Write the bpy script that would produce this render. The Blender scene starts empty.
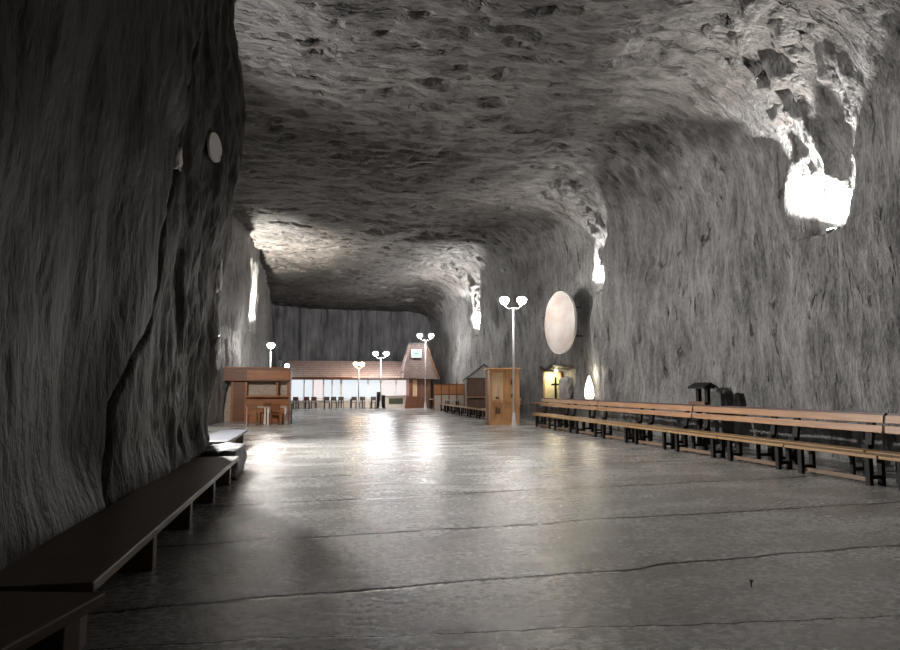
import bpy, bmesh, math, random
import numpy as np
from mathutils import Vector, Matrix
random.seed(4)
SC = bpy.context.scene
COL = SC.collection
PI = math.pi

# ------------------------------------------------------------------ camera
F, CX, CY = 667.0, 450.0, 325.0
CAMZ = 1.55
YAW = math.radians(11.2)
PITCH = math.atan(63/667)
cd = bpy.data.cameras.new('camera'); cd.sensor_width = 36; cd.lens = 36*F/900
cd.clip_start = .05; cd.clip_end = 300
cam = bpy.data.objects.new('camera', cd); COL.objects.link(cam)
cam.location = (0, 0, CAMZ); cam.rotation_euler = (PI/2+PITCH, 0, -YAW)
SC.camera = cam
ROT = cam.rotation_euler.to_matrix()
def ray(px, py): return ROT @ Vector(((px-CX)/F, -(py-CY)/F, -1))
def at_x(px, py, X): r = ray(px, py); return Vector((0, 0, CAMZ)) + r*(X/r.x)
def at_y(px, py, Y): r = ray(px, py); return Vector((0, 0, CAMZ)) + r*(Y/r.y)
def at_z(px, py, Z): r = ray(px, py); return Vector((0, 0, CAMZ)) + r*((Z-CAMZ)/r.z)

# ------------------------------------------------------------------ noise
def _h(ix, iy, iz, seed):
    n = (ix.astype(np.uint32)*np.uint32(374761393) + iy.astype(np.uint32)*np.uint32(668265263)
         + iz.astype(np.uint32)*np.uint32(2246822519) + np.uint32(seed*974711 % 2**32))
    n = (n ^ (n >> np.uint32(13)))*np.uint32(1274126177)
    n = n ^ (n >> np.uint32(16))
    n = n*np.uint32(2654435761); n ^= n >> np.uint32(15)
    return (n & np.uint32(0xffffff)).astype(np.float64)/0xffffff*2-1
def vnoise(x, y, z, seed=0):
    x, y, z = np.broadcast_arrays(x, y, z)
    fx, fy, fz = np.floor(x), np.floor(y), np.floor(z)
    ix, iy, iz = [f.astype(np.int64) for f in (fx, fy, fz)]
    tx, ty, tz = x-fx, y-fy, z-fz
    s = lambda t: t*t*t*(t*(6*t-15)+10)
    tx, ty, tz = s(tx), s(ty), s(tz)
    r = 0
    for dx in (0, 1):
        for dy in (0, 1):
            for dz in (0, 1):
                r = r + _h(ix+dx, iy+dy, iz+dz, seed)*(tx if dx else 1-tx)*(ty if dy else 1-ty)*(tz if dz else 1-tz)
    return r
def fbm(x, y, z, seed=0, oct=4, gain=.5):
    r, a = 0, 1.0
    for k in range(oct):
        r = r + a*vnoise(x, y, z, seed+k*17); x, y, z, a = x*2.03+5.1, y*2.03+1.7, z*2.03+9.2, a*gain
    return r
def sstep(a, b, x):
    t = np.clip((x-a)/(b-a), 0, 1); return t*t*(3-2*t)

# ------------------------------------------------------------------ materials
def newmat(name):
    m = bpy.data.materials.new(name); m.use_nodes = True
    nt = m.node_tree; b = nt.nodes['Principled BSDF']; return m, nt, b
def node(nt, t, **kw):
    n = nt.nodes.new(t)
    for k, v in kw.items(): setattr(n, k, v)
    return n
def coords(nt, scale, rot=(0, 0, 0)):
    tc = node(nt, 'ShaderNodeTexCoord'); mp = node(nt, 'ShaderNodeMapping')
    mp.inputs['Scale'].default_value = scale; mp.inputs['Rotation'].default_value = rot
    nt.links.new(tc.outputs['Object'], mp.inputs['Vector']); return mp.outputs['Vector']
def noise(nt, vec, scale=1, detail=4, rough=.55, dist=0):
    n = node(nt, 'ShaderNodeTexNoise'); n.inputs['Scale'].default_value = scale
    n.inputs['Detail'].default_value = detail; n.inputs['Roughness'].default_value = rough
    n.inputs['Distortion'].default_value = dist
    nt.links.new(vec, n.inputs['Vector']); return n.outputs['Fac']
def ramp(nt, fac, stops):
    r = node(nt, 'ShaderNodeValToRGB'); e = r.color_ramp.elements
    while len(e) < len(stops): e.new(.5)
    for el, (p, c) in zip(e, stops):
        el.position = p; el.color = (c if len(c) == 4 else (*c, 1))
    nt.links.new(fac, r.inputs['Fac']); return r.outputs['Color']
def math_(nt, op, a, b=None, c=None):
    n = node(nt, 'ShaderNodeMath', operation=op)
    for i, v in enumerate((a, b, c)):
        if v is None: continue
        if isinstance(v, (int, float)): n.inputs[i].default_value = v
        else: nt.links.new(v, n.inputs[i])
    return n.outputs[0]
def mixc(nt, fac, a, b, mode='MIX'):
    n = node(nt, 'ShaderNodeMix', data_type='RGBA', blend_type=mode)
    for i, v in ((0, fac), (6, a), (7, b)):
        if isinstance(v, (int, float)): n.inputs[i].default_value = v
        elif isinstance(v, tuple): n.inputs[i].default_value = (*v, 1)
        else: nt.links.new(v, n.inputs[i])
    return n.outputs[2]
def bump(nt, b, h, strength=.5, dist=.05):
    n = node(nt, 'ShaderNodeBump'); n.inputs['Strength'].default_value = strength
    n.inputs['Distance'].default_value = dist
    nt.links.new(h, n.inputs['Height']); nt.links.new(n.outputs['Normal'], b.inputs['Normal'])

def rock_mat(name, sc1, sc2, dark, light, rough=.55, spec=.4, pits=None, strength=.9, pitcol=(.03, .03, .03)):
    m, nt, b = newmat(name)
    n1 = noise(nt, coords(nt, sc1), 1, 6, .62, .3)
    n2 = noise(nt, coords(nt, sc2), 1, 5, .6)
    n3 = noise(nt, coords(nt, (.55, .55, .55)), 1, 3, .5)
    mix = math_(nt, 'ADD', math_(nt, 'MULTIPLY', n1, .55), math_(nt, 'MULTIPLY', n2, .45))
    mix = math_(nt, 'ADD', mix, math_(nt, 'MULTIPLY', math_(nt, 'SUBTRACT', n3, .5), .35))
    col = ramp(nt, mix, [(.32, dark), (.5, tuple((a+c)/2 for a, c in zip(dark, light))), (.66, light)])
    h = math_(nt, 'ADD', math_(nt, 'MULTIPLY', n1, 1.0), math_(nt, 'MULTIPLY', n2, .5))
    if pits:
        n4 = noise(nt, coords(nt, pits), 1, 4, .6, .4)
        pm = ramp(nt, n4, [(.57, (0, 0, 0)), (.65, (1, 1, 1))])
        col = mixc(nt, pm, col, pitcol)
        h = math_(nt, 'SUBTRACT', h, math_(nt, 'MULTIPLY', pm, .8))
    nt.links.new(col, b.inputs['Base Color'])
    b.inputs['Roughness'].default_value = rough; b.inputs['Specular IOR Level'].default_value = spec
    bump(nt, b, h, strength, .12)
    return m
M = {}
M['rock_wall'] = rock_mat('rock_wall', (5.0, 5.0, 1.0), (20, 20, 6), (.080, .078, .077), (.32, .313, .307), strength=1.1)
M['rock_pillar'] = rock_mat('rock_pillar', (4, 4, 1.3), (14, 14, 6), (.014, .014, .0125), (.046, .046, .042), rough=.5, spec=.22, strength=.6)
M['rock_far'] = rock_mat('rock_far', (2.2, 2.2, .22), (7, 7, .8), (.06, .06, .066), (.26, .255, .265))
M['salt_stone'] = rock_mat('salt_stone', (3, 3, 3), (14, 14, 14), (.30, .29, .29), (.55, .54, .53), strength=.5)
M['block'] = rock_mat('block_stone', (3, 3, 3), (14, 14, 14), (.06, .058, .066), (.12, .117, .13), strength=.5)
M['dark_stone'] = rock_mat('dark_stone', (3, 3, 3), (14, 14, 14), (.03, .032, .03), (.11, .115, .11), strength=.6)

def shell_mat():
    m, nt, b = newmat('rock_shell')
    def pattern(sc1, sc2, dark, light, pits, pth):
        n1 = noise(nt, coords(nt, sc1), 1, 6, .62, .3); n2 = noise(nt, coords(nt, sc2), 1, 5, .65)
        n3 = noise(nt, coords(nt, (.55, .55, .55)), 1, 4, .6)
        mix = math_(nt, 'ADD', math_(nt, 'MULTIPLY', n1, .55), math_(nt, 'MULTIPLY', n2, .45))
        mix = math_(nt, 'ADD', mix, math_(nt, 'MULTIPLY', math_(nt, 'SUBTRACT', n3, .5), .40))
        col = ramp(nt, mix, [(.34, dark), (.5, tuple((a+c)/2 for a, c in zip(dark, light))), (.64, light)])
        h = math_(nt, 'ADD', n1, math_(nt, 'MULTIPLY', n2, .6))
        n4 = noise(nt, coords(nt, pits), 1, 5, .65, .5)
        pm = ramp(nt, n4, [(pth, (0, 0, 0)), (pth+.07, (1, 1, 1))])
        col = mixc(nt, math_(nt, 'MULTIPLY', pm, .8), col, (.03, .028, .026))
        return col, math_(nt, 'SUBTRACT', h, math_(nt, 'MULTIPLY', pm, .8))
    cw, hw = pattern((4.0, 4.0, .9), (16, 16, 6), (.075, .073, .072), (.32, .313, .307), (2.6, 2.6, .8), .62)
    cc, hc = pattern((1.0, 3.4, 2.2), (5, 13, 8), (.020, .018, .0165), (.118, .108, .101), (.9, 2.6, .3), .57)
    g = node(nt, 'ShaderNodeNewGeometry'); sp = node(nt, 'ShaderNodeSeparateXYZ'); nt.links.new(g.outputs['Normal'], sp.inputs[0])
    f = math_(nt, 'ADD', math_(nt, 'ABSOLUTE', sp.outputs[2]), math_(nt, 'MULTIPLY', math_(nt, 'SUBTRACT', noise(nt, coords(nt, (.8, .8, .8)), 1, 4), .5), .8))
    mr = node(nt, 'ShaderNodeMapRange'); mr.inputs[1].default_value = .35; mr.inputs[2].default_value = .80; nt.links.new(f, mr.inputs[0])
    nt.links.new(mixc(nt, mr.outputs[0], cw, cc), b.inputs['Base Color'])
    mx = node(nt, 'ShaderNodeMix', data_type='FLOAT'); nt.links.new(mr.outputs[0], mx.inputs[0]); nt.links.new(hw, mx.inputs[2]); nt.links.new(hc, mx.inputs[3])
    b.inputs['Roughness'].default_value = .6; b.inputs['Specular IOR Level'].default_value = .3
    bump(nt, b, mx.outputs[0], 1.0, .13)
    return m
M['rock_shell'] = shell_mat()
def floor_mat():
    m, nt, b = newmat('salt_floor')
    v = coords(nt, (1, 1, 1))
    n1 = noise(nt, coords(nt, (.6, 1.1, 1)), 1, 6, .62, .4)
    n2 = noise(nt, coords(nt, (13, 17, 1)), 1, 6, .72)
    n3 = noise(nt, coords(nt, (.22, .22, 1)), 1, 3)
    mix = math_(nt, 'ADD', math_(nt, 'MULTIPLY', n1, .35), math_(nt, 'MULTIPLY', n2, .65))
    col = ramp(nt, mix, [(.36, (.17, .167, .155)), (.5, (.34, .336, .32)), (.64, (.54, .535, .515))])
    warm = ramp(nt, n3, [(.5, (0, 0, 0)), (.7, (1, 1, 1))])
    col = mixc(nt, math_(nt, 'MULTIPLY', warm, .35), col, (.20, .155, .115))
    # dirt filled cracks running across the hall
    sep = node(nt, 'ShaderNodeSeparateXYZ'); nt.links.new(v, sep.inputs[0])
    X, Y = sep.outputs[0], sep.outputs[1]
    wob = math_(nt, 'MULTIPLY', math_(nt, 'SUBTRACT', noise(nt, coords(nt, (.45, .12, 1)), 1, 6, .6), .5), .55)
    tot = None
    for y0, sl, w in CRACKS:
        d = math_(nt, 'SUBTRACT', Y, math_(nt, 'ADD', math_(nt, 'MULTIPLY', X, sl), y0))
        d = math_(nt, 'ABSOLUTE', math_(nt, 'ADD', d, wob))
        mr = node(nt, 'ShaderNodeMapRange'); mr.inputs[1].default_value = w*.35; mr.inputs[2].default_value = w
        mr.inputs[3].default_value = 1; mr.inputs[4].default_value = 0
        nt.links.new(d, mr.inputs[0])
        tot = mr.outputs[0] if tot is None else math_(nt, 'MAXIMUM', tot, mr.outputs[0])
    col = mixc(nt, math_(nt, 'MULTIPLY', tot, .85), col, (.022, .021, .018))
    nt.links.new(col, b.inputs['Base Color'])
    r = ramp(nt, math_(nt, 'ADD', math_(nt, 'MULTIPLY', n1, .5), math_(nt, 'MULTIPLY', n2, .5)), [(.40, (.13,)*3), (.60, (.36,)*3)])
    nt.links.new(r, b.inputs['Roughness'])
    b.inputs['Specular IOR Level'].default_value = .55
    n5 = noise(nt, coords(nt, (6, 6.5, 1)), 1, 4, .65)
    h = math_(nt, 'ADD', math_(nt, 'MULTIPLY', n1, .12), math_(nt, 'MULTIPLY', n2, .16))
    h = math_(nt, 'ADD', h, math_(nt, 'MULTIPLY', n5, .30))
    h = math_(nt, 'SUBTRACT', h, math_(nt, 'MULTIPLY', tot, .5))
    bump(nt, b, h, .8, .05)
    return m
def crack(p, q, w):
    a, b = at_z(*p, 0), at_z(*q, 0); sl = (a.y-b.y)/(a.x-b.x); return (a.y-sl*a.x, sl, w)
CRACKS = [crack((880, 548), (420, 586), .036), crack((700, 514), (320, 537), .045), crack((720, 481), (400, 497), .055), crack((370, 474), (300, 477), .06),
          crack((700, 455), (450, 460), .04), (19.5, .01, .05), (25, 0, .06), crack((500, 632), (300, 640), .012)]
M['floor'] = floor_mat()

def wood(name, dark, light, axis='Y', rough=.45, scale=1.0):
    m, nt, b = newmat(name)
    s = {'X': (1.2, 14, 14), 'Y': (14, 1.2, 14), 'Z': (14, 14, 1.2)}[axis]
    s = tuple(q*scale for q in s)
    n1 = noise(nt, coords(nt, s), 1, 5, .6, .6)
    col = ramp(nt, n1, [(.3, dark), (.7, light)])
    nt.links.new(col, b.inputs['Base Color']); b.inputs['Roughness'].default_value = rough
    bump(nt, b, n1, .15, .01)
    return m
def plain(name, col, rough=.5, metal=0, spec=.5, var=.15):
    m, nt, b = newmat(name)
    n = noise(nt, coords(nt, (6, 6, 6)), 1, 4)
    c = ramp(nt, n, [(.3, tuple(q*(1-var) for q in col)), (.7, tuple(min(1, q*(1+var)) for q in col))])
    nt.links.new(c, b.inputs['Base Color']); b.inputs['Roughness'].default_value = rough
    b.inputs['Metallic'].default_value = metal; b.inputs['Specular IOR Level'].default_value = spec
    return m
def emit(name, col, s, base=None):
    m, nt, b = newmat(name)
    b.inputs['Base Color'].default_value = (*(base or col), 1)
    b.inputs['Emission Color'].default_value = (*col, 1); b.inputs['Emission Strength'].default_value = s
    b.inputs['Roughness'].default_value = .3
    return m
M['tan'] = wood('tan_plank', (.27, .135, .065), (.47, .26, .13))
M['tan2'] = wood('pale_plank', (.36, .22, .13), (.55, .36, .22))
M['seat'] = wood('yellow_brown_plank', (.25, .145, .06), (.42, .26, .12))
M['rail'] = wood('dull_brown_rail', (.14, .09, .055), (.26, .17, .11))
M['redrail'] = plain('dark_red_rail', (.06, .022, .018), .5)
M['black_leg'] = plain('dark_timber_leg', (.014, .012, .011), .6, spec=.2)
M['dark_bench'] = wood('worn_brown_plank', (.075, .047, .033), (.15, .095, .065), rough=.4)
M['dark_bench_leg'] = wood('worn_brown_block', (.09, .06, .042), (.17, .115, .08), 'Z')
M['grey_bench'] = plain('blue_grey_board', (.10, .105, .125), .4)
M['kiosk'] = wood('honey_pine', (.42, .20, .085), (.68, .40, .19), 'Z')
M['kiosk_panel'] = wood('pale_pine', (.58, .38, .22), (.78, .58, .38), 'Z')
M['kiosk_dark'] = wood('dark_pine', (.10, .045, .022), (.20, .095, .05), 'Z')
M['cabin'] = wood('orange_brown_timber', (.22, .070, .016), (.40, .145, .036), 'X')
M['cabin_dark'] = wood('dark_brown_timber', (.10, .034, .010), (.19, .066, .020), 'X')
M['tanpanel'] = plain('grey_tan_blind', (.42, .33, .25), .6)
M['redbrown'] = wood('red_brown_timber', (.13, .045, .025), (.26, .10, .055), 'Z')
M['hutbrown'] = wood('dull_brown_timber', (.12, .06, .04), (.20, .11, .075), 'Z')
M['white'] = plain('white_paint', (.74, .72, .70), .5, var=.05)
M['offwhite'] = plain('cream_paint', (.70, .62, .54), .5, var=.05)
M['gable'] = plain('pale_grey_boards', (.58, .57, .56), .6)
M['roofgrey'] = plain('grey_roof_felt', (.10, .095, .095), .7)
M['orange'] = wood('orange_board', (.52, .20, .07), (.70, .33, .14), 'Z')
M['darkmetal'] = plain('dark_metal', (.03, .03, .032), .45, .6)
M['black'] = plain('black_plastic', (.012, .012, .012), .4)
M['red_chair'] = plain('dark_red_seat', (.16, .05, .045), .5)
M['brown_chair'] = plain('brown_seat', (.13, .085, .06), .5)
M['green_panel'] = plain('dark_green_panel', (.05, .06, .035), .5)
M['pole'] = plain('pale_grey_pole', (.62, .60, .60), .35)
M['glow'] = emit('lamp_globe_white', (1, .95, .90), 120)
M['glow_far'] = emit('lamp_globe_far', (1, .96, .93), 170)
M['glow_cool'] = emit('lamp_globe_cool', (.93, .96, 1), 150)
M['glow_warm'] = emit('lamp_globe_warm', (1, .74, .45), 30)
M['glow_blue'] = emit('lamp_globe_blue', (.55, .85, 1), 14)
M['glass'] = emit('lit_window_pane', (.86, .93, 1), .52, (.1, .1, .1))
M['pinkglass'] = emit('lit_window_pane_warm', (1, .90, .89), .50, (.1, .1, .1))
M['flood'] = emit('floodlight_lens', (1, .97, .92), 60)
M['niche_glow'] = emit('niche_lamp', (1, .85, .5), 5)
M['yellow'] = plain('yellow_lit_wall', (.72, .66, .40), .6)  # warm niche light on the end wall, put into the base colour
M['sign_green'] = emit('lit_sign_face', (.72, 1, .88), .42, (.08, .12, .1))
M['sign_mark'] = emit('lit_sign_mark', (.35, .75, .55), .3, (.02, .1, .05))

def disc_mat():
    m, nt, b = newmat('white_disc_face')
    n = noise(nt, coords(nt, (1.2, 1.2, 1.6)), 1, 4)
    c = ramp(nt, n, [(.35, (.30, .245, .21)), (.6, (.37, .345, .33))])
    nt.links.new(c, b.inputs['Base Color']); b.inputs['Roughness'].default_value = .5
    return m
M['disc'] = disc_mat()
def shingle(name, c1, c2):
    m, nt, b = newmat(name)
    br = node(nt, 'ShaderNodeTexBrick'); br.inputs['Scale'].default_value = 2.2
    br.inputs['Color1'].default_value = (*c1, 1); br.inputs['Color2'].default_value = (*c2, 1)
    br.inputs['Mortar'].default_value = tuple(q*.4 for q in c1)+(1,); br.inputs['Mortar Size'].default_value = .03
    br.inputs['Brick Width'].default_value = .5; br.inputs['Row Height'].default_value = .35
    tc = node(nt, 'ShaderNodeTexCoord'); sp = node(nt, 'ShaderNodeSeparateXYZ'); cb = node(nt, 'ShaderNodeCombineXYZ')
    nt.links.new(tc.outputs['Object'], sp.inputs[0]); nt.links.new(sp.outputs[0], cb.inputs[0]); nt.links.new(sp.outputs[2], cb.inputs[1])
    nt.links.new(cb.outputs[0], br.inputs['Vector'])
    nt.links.new(br.outputs['Color'], b.inputs['Base Color']); b.inputs['Roughness'].default_value = .65
    bump(nt, b, br.outputs['Fac'], -.4, .03)
    return m
M['shingle'] = shingle('pink_brown_shingles', (.50, .34, .29), (.60, .43, .375))
M['shingle_grey'] = shingle('grey_brown_shingles', (.17, .12, .11), (.24, .18, .165))

# ------------------------------------------------------------------ mesh tools
class MB:
    def __init__(s): s.bm = bmesh.new()
    def box(s, x0, x1, y0, y1, z0, z1, mat=None, bevel=0):
        t = bmesh.new(); bmesh.ops.create_cube(t, size=1)
        bmesh.ops.scale(t, vec=(x1-x0, y1-y0, z1-z0), verts=t.verts)
        bmesh.ops.translate(t, vec=((x0+x1)/2, (y0+y1)/2, (z0+z1)/2), verts=t.verts)
        if bevel: bmesh.ops.bevel(t, geom=t.edges[:], offset=bevel, segments=2, affect='EDGES', profile=.5)
        if mat is not None: bmesh.ops.transform(t, matrix=mat, verts=t.verts)
        s._add(t); return s
    def _add(s, t):
        me = bpy.data.meshes.new('tmp'); t.to_mesh(me); t.free(); s.bm.from_mesh(me); bpy.data.meshes.remove(me)
    def tube(s, p, q, r0, r1=None, n=12, cap=True):
        p, q = Vector(p), Vector(q); r1 = r0 if r1 is None else r1
        t = bmesh.new(); bmesh.ops.create_cone(t, cap_ends=cap, segments=n, radius1=r0, radius2=r1, depth=(q-p).length)
        rot = (q-p).to_track_quat('Z', 'Y').to_matrix().to_4x4()
        bmesh.ops.transform(t, matrix=Matrix.Translation((p+q)/2) @ rot, verts=t.verts)
        s._add(t); return s
    def lathe(s, prof, c=(0, 0, 0), n=20):
        rings = []
        for r, z in prof:
            rings.append([s.bm.verts.new((c[0]+r*math.cos(2*PI*k/n), c[1]+r*math.sin(2*PI*k/n), c[2]+z)) for k in range(n)])
        for a, b in zip(rings, rings[1:]):
            for k in range(n): s.bm.faces.new((a[k], a[(k+1) % n], b[(k+1) % n], b[k]))
        s.bm.faces.new(list(reversed(rings[0]))); s.bm.faces.new(rings[-1]); return s
    def prism(s, poly, axis, a, b):
        # poly in the two other axes, extruded along axis from a to b
        def mk(u, v, w): return {'X': (w, u, v), 'Y': (u, w, v), 'Z': (u, v, w)}[axis]
        A = [s.bm.verts.new(mk(u, v, a)) for u, v in poly]; B = [s.bm.verts.new(mk(u, v, b)) for u, v in poly]
        s.bm.faces.new(A); s.bm.faces.new(list(reversed(B)))
        for k in range(len(poly)):
            j = (k+1) % len(poly); s.bm.faces.new((A[k], B[k], B[j], A[j]))
        return s
    def build(s, name, mat, parent=None, smooth=False, loc=None):
        bmesh.ops.recalc_face_normals(s.bm, faces=s.bm.faces[:])
        me = bpy.data.meshes.new(name); s.bm.to_mesh(me); s.bm.free()
        me.materials.append(mat)
        if smooth: me.polygons.foreach_set('use_smooth', [True]*len(me.polygons))
        o = bpy.data.objects.new(name, me); COL.objects.link(o)
        if parent is not None: o.parent = parent
        if loc: o.location = loc
        return o
def tag(o, label=None, cat=None, group=None, kind=None):
    if label: o['label'] = label
    if cat: o['category'] = cat
    if group: o['group'] = group
    if kind: o['kind'] = kind
    return o
def empty(name, loc, rz=0):
    o = bpy.data.objects.new(name, None); COL.objects.link(o)
    o.location = loc; o.rotation_euler = (0, 0, rz); o.empty_display_size = .2; return o
def copy_tree(o, parent=None):
    c = o.copy(); COL.objects.link(c)
    if parent is not None: c.parent = parent
    for ch in list(o.children): copy_tree(ch, c)
    return c

def grid_obj(name, P, mat, smooth=True, flip=False):
    nu, nv, _ = P.shape
    me = bpy.data.meshes.new(name)
    idx = np.arange(nu*nv).reshape(nu, nv)
    a, b, c, d = idx[:-1, :-1], idx[1:, :-1], idx[1:, 1:], idx[:-1, 1:]
    q = np.stack([a, b, c, d] if not flip else [a, d, c, b], -1).reshape(-1)
    nf = (nu-1)*(nv-1)
    me.vertices.add(nu*nv); me.vertices.foreach_set('co', P.reshape(-1).astype(np.float32))
    me.loops.add(nf*4); me.loops.foreach_set('vertex_index', q.astype(np.int32))
    me.polygons.add(nf); me.polygons.foreach_set('loop_start', np.arange(0, nf*4, 4, dtype=np.int32))
    me.polygons.foreach_set('loop_total', np.full(nf, 4, dtype=np.int32))
    me.update(calc_edges=True); me.validate()
    if smooth: me.polygons.foreach_set('use_smooth', np.ones(len(me.polygons), dtype=bool))
    me.materials.append(mat)
    o = bpy.data.objects.new(name, me); COL.objects.link(o)
    return tag(o, kind='structure')

# ------------------------------------------------------------------ the cavern
# floodlight ledges in the right wall: (y, z)
LEDGES = [(12.9, 5.05, .85, .65), (24.4, 5.3, .65, .7), (45.0, 5.2, .7, .7), (2.0, 5.1, 1.1, .7)]
NICHE = (27.75, 31.4, .95, 2.45)
XR = 10.9
def ceil_z(y): return 9.3 + .9*np.exp(-((y-40)/9.0)**2) - .6*sstep(50, 62, y)
def shell(ys, ts):
    """cross-section parameter t: 0..1 wall, 1..2 rounded corner, 2..3 ceiling"""
    Y, T = np.meshgrid(ys, ts, indexing='ij')
    zc = ceil_z(Y); R = 2.5 + .5*vnoise(Y*.15, 0*Y, 0*Y, 3)
    xr = XR + .25*vnoise(Y*.12, T*.3, 0*Y, 5) - .5*sstep(40, 60, Y) + .25*np.exp(-((Y-27.6)/3)**2)
    zw = zc-R
    tw = np.clip(T, 0, 1); ta = np.clip(T-1, 0, 1)*PI/2; tc = np.clip(T-2, 0, 1)
    X = np.where(T <= 1, xr, np.where(T <= 2, xr-R+R*np.cos(ta), xr-R-tc*(xr-R+6.2)))
    Z = np.where(T <= 1, tw*zw, np.where(T <= 2, zw+R*np.sin(ta), zc))
    nx = np.where(T <= 1, -1, np.where(T <= 2, -np.cos(ta), 0)); nz = np.where(T <= 1, 0, np.where(T <= 2, -np.sin(ta), -1))
    wallness = 1-sstep(1.25, 2.0, T)
    # wall: milled vertical ribs; ceiling: cut bands running across, with broken pits
    dw = (.24*fbm(X*.35, Y*.35, Z*.3, 11, 3) + .055*fbm(X*1.6, Y*1.9, Z*.5, 21, 4) + .030*fbm(X*4, Y*4.6, Z*1.5, 31, 4, .65))
    pit = fbm(X*.7, Y*1.5, Z*.5, 41, 4)
    dc = (.20*fbm(X*.25, Y*.32, Z*.3, 51, 3) + .05*fbm(X*1.1, Y*2.2, Z, 61, 4, .6) + .03*fbm(X*3, Y*6, Z, 65, 3, .6)
          - .22*sstep(.55, .80, pit) - .12*sstep(.50, .75, fbm(X*1.6, Y*4.0, Z, 71, 3)))
    d = wallness*dw + (1-wallness)*dc
    # ragged broken area above the ledges
    for (y0, z0, w, dep) in LEDGES:
        up = Z-z0
        ww = w*(1 + .12*up + .25*vnoise(Y*1.5, Z*1.5, 0*Y, 77))
        m = (1-sstep(.75, 1.1, np.abs(Y-y0+.15*up)/ww))*sstep(-.06, .06, up + .12*vnoise(Y*3, 0*Y, 0*Y, 5))*(T < 2)
        ragged = .42*np.clip(fbm(X*2.0, Y*2.4, Z*1.3, 91, 4, .6)+.1, 0, 1)
        rec = dep*np.clip(1-up/3.4, 0, 1)
        d = d*(1-.6*m) - m*(rec-.8*ragged*sstep(.4, 1.4, up))
    y0, y1, z0, z1 = NICHE
    e = .12*vnoise(Y*2, Z*2, 0*Y, 8)
    m = sstep(y0-.05, y0+.05, Y+e)*(1-sstep(y1-.05, y1+.05, Y+e))*sstep(z0-.05, z0+.05, Z)*(1-sstep(z1-.08, z1+.08, Z+e))*(T < 1)
    d = d*(1-m) - m*1.0
    near = (T <= 1)*(1-sstep(.0, .5, Z))  # sound footing at the floor
    d = d*(1-.5*near)
    return np.stack([X+nx*d, Y, Z+nz*d], -1)
ys = np.concatenate([np.arange(-5, 8, .16), np.arange(8, 34, .075), np.arange(34, 63, .15)])
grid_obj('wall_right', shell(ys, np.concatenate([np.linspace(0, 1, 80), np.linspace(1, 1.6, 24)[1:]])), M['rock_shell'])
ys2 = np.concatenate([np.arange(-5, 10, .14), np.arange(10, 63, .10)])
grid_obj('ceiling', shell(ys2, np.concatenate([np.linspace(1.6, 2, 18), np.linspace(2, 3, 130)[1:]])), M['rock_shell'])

# left rock: path along the pillar, round its end, then the far left wall
def left_wall():
    base = [(-2.2, -5), (-2.15, 0), (-2.0, 4), (-1.98, 9), (-1.85, 12.6), (-1.95, 13.6), (-2.5, 14.6), (-3.9, 15.6), (-4.6, 17.5), (-4.6, 24), (-4.2, 34), (-3.85, 40), (-3.85, 50), (-4.0, 63)]
    pts = []
    for (a, b) in zip(base, base[1:]):
        a, b = Vector(a), Vector(b); L = (b-a).length
        st = .05 if (b.y <= 15.7 and a.y >= 0) else .14
        n = max(2, int(L/st))
        pts += [a.lerp(b, k/n) for k in range(n)]
    pts.append(Vector(base[-1]))
    pts = np.array([tuple(p) for p in pts])
    for _ in range(6):
        pts[1:-1] = (pts[:-2]+2*pts[1:-1]+pts[2:])/4
    for _ in range(40):   # round the corners of the pillar end
        sm = pts.copy(); sm[1:-1] = (pts[:-2]+2*pts[1:-1]+pts[2:])/4; pts = sm
    tg = np.gradient(pts, axis=0); tg /= np.linalg.norm(tg, axis=1)[:, None]
    nrm = np.stack([tg[:, 1], -tg[:, 0]], -1)     # towards the hall
    zs = np.concatenate([np.linspace(0, 7.5, 130), np.linspace(7.5, 11.5, 40)[1:]])
    PX, Z = np.meshgrid(pts[:, 0], zs, indexing='ij'); PY, _ = np.meshgrid(pts[:, 1], zs, indexing='ij')
    NX, _ = np.meshgrid(nrm[:, 0], zs, indexing='ij'); NY, _ = np.meshgrid(nrm[:, 1], zs, indexing='ij')
    pil = 1-sstep(14.5, 16, PY)
    d = .15*fbm(PX*.45, PY*.45, Z*.3, 111, 3) + (.025+.05*sstep(8, 11, PY))*fbm(PX*1.4, PY*1.8, Z*.45, 121, 4, .6) + (.012+.02*sstep(8, 11, PY))*fbm(PX*5, PY*5, Z*1.6, 131, 4, .6)
    # slanted breakage near the pillar's far end
    d = d + .05*pil*sstep(8, 11, PY)*fbm(PX*2, PY*2+Z*.9, Z*.5, 141, 3)
    # pillar leans out higher up
    d = d + pil*sstep(9, 13, PY)*(.42*sstep(3, 6.5, Z) - .25*sstep(7, 9, Z)) - .10*pil*sstep(.3, 1.0, Z)*(1-sstep(3, 6, Z))
    # the long split in the pillar
    ck = [(190, -40), (186, 20), (172, 95), (168, 130), (162, 175), (142, 240), (140, 290), (120, 350), (104, 400), (94, 470), (80, 560)]
    ck = [at_x(px+6+.04*max(py, 0), py, -2.0) for px, py in ck]
    cz = np.array([c.z for c in ck])[::-1]; cy = np.array([c.y for c in ck])[::-1]
    yc = np.interp(Z, cz, cy) + .08*vnoise(Z*2.2, 0*Z, 0*Z, 7)
    on = (PY < 13.5)
    dist = (PY-yc)/np.sqrt(1+np.gradient(yc, zs, axis=1)**2)
    d = d - on*.13*np.exp(-(dist/.032)**2)
    # lamp recesses in the far left wall
    for (y0, z0, w) in ((41.0, 4.85, 1.5),):
        up = Z-z0
        m = (1-sstep(.8, 1.1, np.abs(PY-y0)/w))*sstep(-.05, .08, up)
        d = d*(1-.4*m) - m*.75*np.clip(1-up/4.2, 0, 1)
    d = d*np.where(Z < .5, .4+1.2*Z, 1)
    return np.stack([PX+NX*d, PY+NY*d, Z], -1)
LW = left_wall()
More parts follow.
